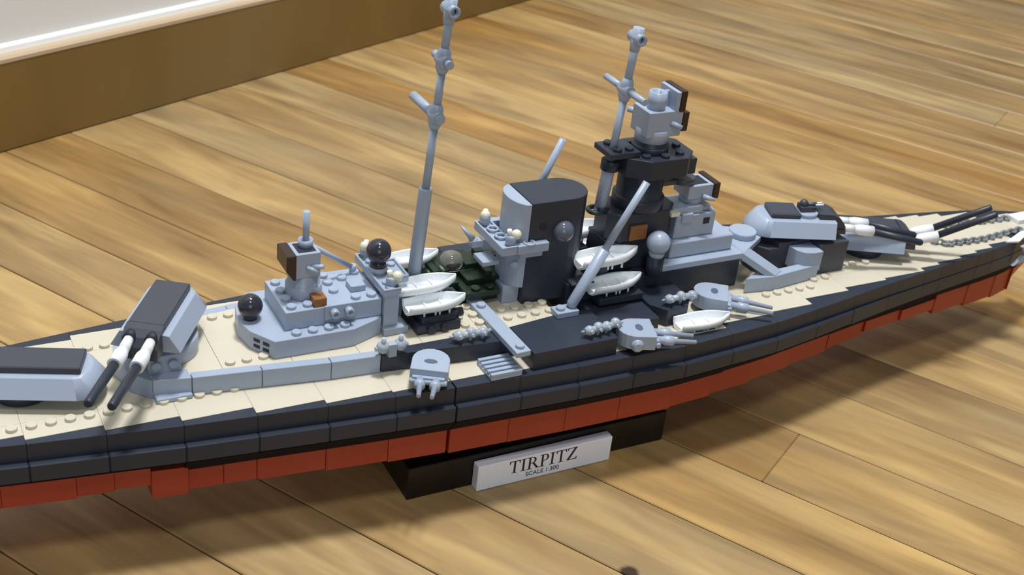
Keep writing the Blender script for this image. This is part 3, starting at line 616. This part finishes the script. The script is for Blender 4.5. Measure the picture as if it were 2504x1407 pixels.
part('tower', MB().lathe((25.2, 2, 6.91), (25.2, 2, 7.59), [(0, 1.25), (.6, 1.25), (.62, 1.1), (1, 1.1)], 24), BLK)
td = part('fire_director', MB().lathe((25.2, 2, 7.6), (25.2, 2, 8.5), [(0, 1.12), (1, 1.15)], 24).box(24.1, 26.7, 1.0, 3.0, 8.1, 9.85), GRAY, bevel=.04)
obj('range_tube', MB().tube((25.0, 1.75, 9.8), (25.0, 1.75, 11.0), .6, .38, depth=.4), GRAY, td)
obj('director_shield', MB().box(26.0, 26.3, 1.0, 3.0, 9.81, 11.1).box(25.3, 26.0, 1.9, 2.2, 9.81, 10.9), GRAY, td, bevel=.03)
obj('rangefinder', MB().box(26.31, 26.75, .95, 3.05, 9.75, 11.15), BROWN, td, bevel=.03, label='dark brown upper panel')
obj('rangefinder', MB().box(26.71, 27.15, .95, 3.05, 8.4, 9.7), BROWN, td, bevel=.03, label='dark brown lower panel')
obj('nozzle', MB().cyl((25.9, 1.1, 9.0), (26.5, .65, 8.8), .22, .14).cyl((24.5, 2.9, 9.2), (23.9, 3.3, 9.3), .2), GRAY, td)
part('deck_tile', MB().box(23.6, 24.9, .3, .49, 1.15, 2.2), ORANGE, label='tan brown tile')

# ---- secondary turrets
def small_turret(x, y, z, rz, L=2.4, knob=False):
    mb = MB(); o = [(1.0, -1.02), (1.0, 1.02)]
    for i in range(11):
        a = math.pi/2+math.pi*i/10; o.append((-.1+1.05*math.cos(a), 1.02*math.sin(a)))
    mb.prism([(k[0]*1.1, k[1]*1.1) for k in o], .4, 1.4)
    t = obj('gun_turret', mb, GRAY, ship, loc=(x, y, z), rz=rz, bevel=.03)
    t.location = (Vector((x, y, z))-Vector(ship['_o']))*S; t['_o'] = (0, 0, 0)
    obj('turret_hatch', MB().prism([(.15+.26*math.cos(k*math.pi/4+.39), .42*math.sin(k*math.pi/4+.39)) for k in range(8)], 1.4, 1.406), SLOT, t)
    obj('turret_ring', MB().lathe((0, 0, 0), (0, 0, .39), [(0, .7), (1, .7)], 24), BLK, t)
    obj('gun_mount', MB().box(1.0, 1.35, -.95, .95, .5, 1.0).cyl((1.3, -1.1, .7), (1.3, 1.1, .7), .16, n=12), GRAY, t, bevel=.02)
    for yy in (-.48, .48):
        obj('gun_barrel', MB().lathe((1.25, yy, .78), (1.25+L, yy*.8, .62), [(0, .26), (.18, .26), (.2, .33), (.42, .33), (.45, .17), (1, .13)], 14), GRAY, t)
    if knob: obj('knob', MB().lathe((-.1, -1.0, .75), (-.1, -1.45, .75), [(0, .42), (.6, .42), (.62, .28), (1, .28)], 18), GRAY, t)
small_turret(7.55, -4.15, -3.58, -120, 1.5); small_turret(21.6, -4.75, -3.58, -20, 2.7, True); small_turret(29.3, -2.2, -3.58, -36, 3.0)
small_turret(7.55, 8.1, -3.58, 120, 1.5) if False else None
# ---- light anti-aircraft guns
def flak(x0, y0, x1, y1, z):
    mb = MB(); n = 4 if math.hypot(x1-x0, y1-y0) > 1.9 else 3
    for i in range(n):
        t = i/(n-1); x = x0+(x1-x0)*t; y = y0+(y1-y0)*t
        mb.sph((x, y, z+.1*(i % 2)), .33, 12, 8).cyl((x, y, z), (x, y-.45, z+.1), .11, n=8)
        if i in (1, 2): mb.cyl((x, y, z-.45), (x, y, z), .14, n=8)
    mb.cyl((x0-.35, y0, z), (x1+.35, y1, z), .22, n=10).cyl((x0-.35, y0, z), (x0-.6, y0, z), .07, n=8).cyl((x1+.3, y1, z), (x1+.55, y1, z+.05), .1, n=8)
    part('flak_gun', mb, SILV, bevel=0)
flak(10.1, -2.5, 11.7, -2.55, -1.95); flak(18.2, -4.5, 20.2, -4.3, -1.93); flak(25.4, -2.7, 27.2, -2.7, -1.9)
mb = MB()
for s_ in (-.55, .55):
    mb.sph((5.65+s_, -2.6, -1.75), .4, 14, 10).cyl((5.65+s_, -2.6, -1.75), (5.65+s_, -2.7, -1.05), .2, .13, n=12).cyl((5.65+s_, -2.6, -1.8), (5.65+s_*1.9, -2.6, -1.8), .14, n=10)
mb.box(5.4, 5.9, -2.85, -2.35, -2.39, -1.55)
part('flak_gun', mb, SILV, bevel=0)

# ---- bow fittings
def chain(pts, name='anchor_chain'):
    mb = MB()
    for (x0, y0), (x1, y1) in zip(pts, pts[1:]):
        L_ = math.hypot(x1-x0, y1-y0); n = max(1, int(L_/.42)); a = math.degrees(math.atan2(y1-y0, x1-x0))
        for i in range(n):
            t = (i+.5)/n; mb.at(x0+(x1-x0)*t, y0+(y1-y0)*t, -3.6+.2, a, 0, 90 if i % 2 else 8); mb.torus((0, 0, 0), .24, .1, 'z', 10, 6)
    mb.M = Matrix.Identity(4); mb2 = mb
    part(name, mb2, CHAIN, bevel=0)
chain([(53.0, 1.0), (54.0, .2), (57.5, 0), (62.5, .5)]); chain([(56.0, 3.0), (60.0, 2.6), (63.0, 2.4)])
part('bow_fitting', MB().box(63.2, 65.4, 1.5, 2.75, -3.59, -3.25), WHT, label='white bow fitting')
part('bow_fitting', MB().prism([(59.2, -.9), (60.5, -1.15), (63.2, .1), (63.0, .6), (61, -.2)], -3.59, -3.42), WHT, label='white bow fitting')
part('anchor', MB().prof([(60.7, -3.9), (61.6, -3.7), (62.2, -5.2), (60.3, -5.6), (61.3, -4.7)], -1.45, -1.15), GRAY)

for o in bpy.data.objects:
    if '_o' in o: del o['_o']
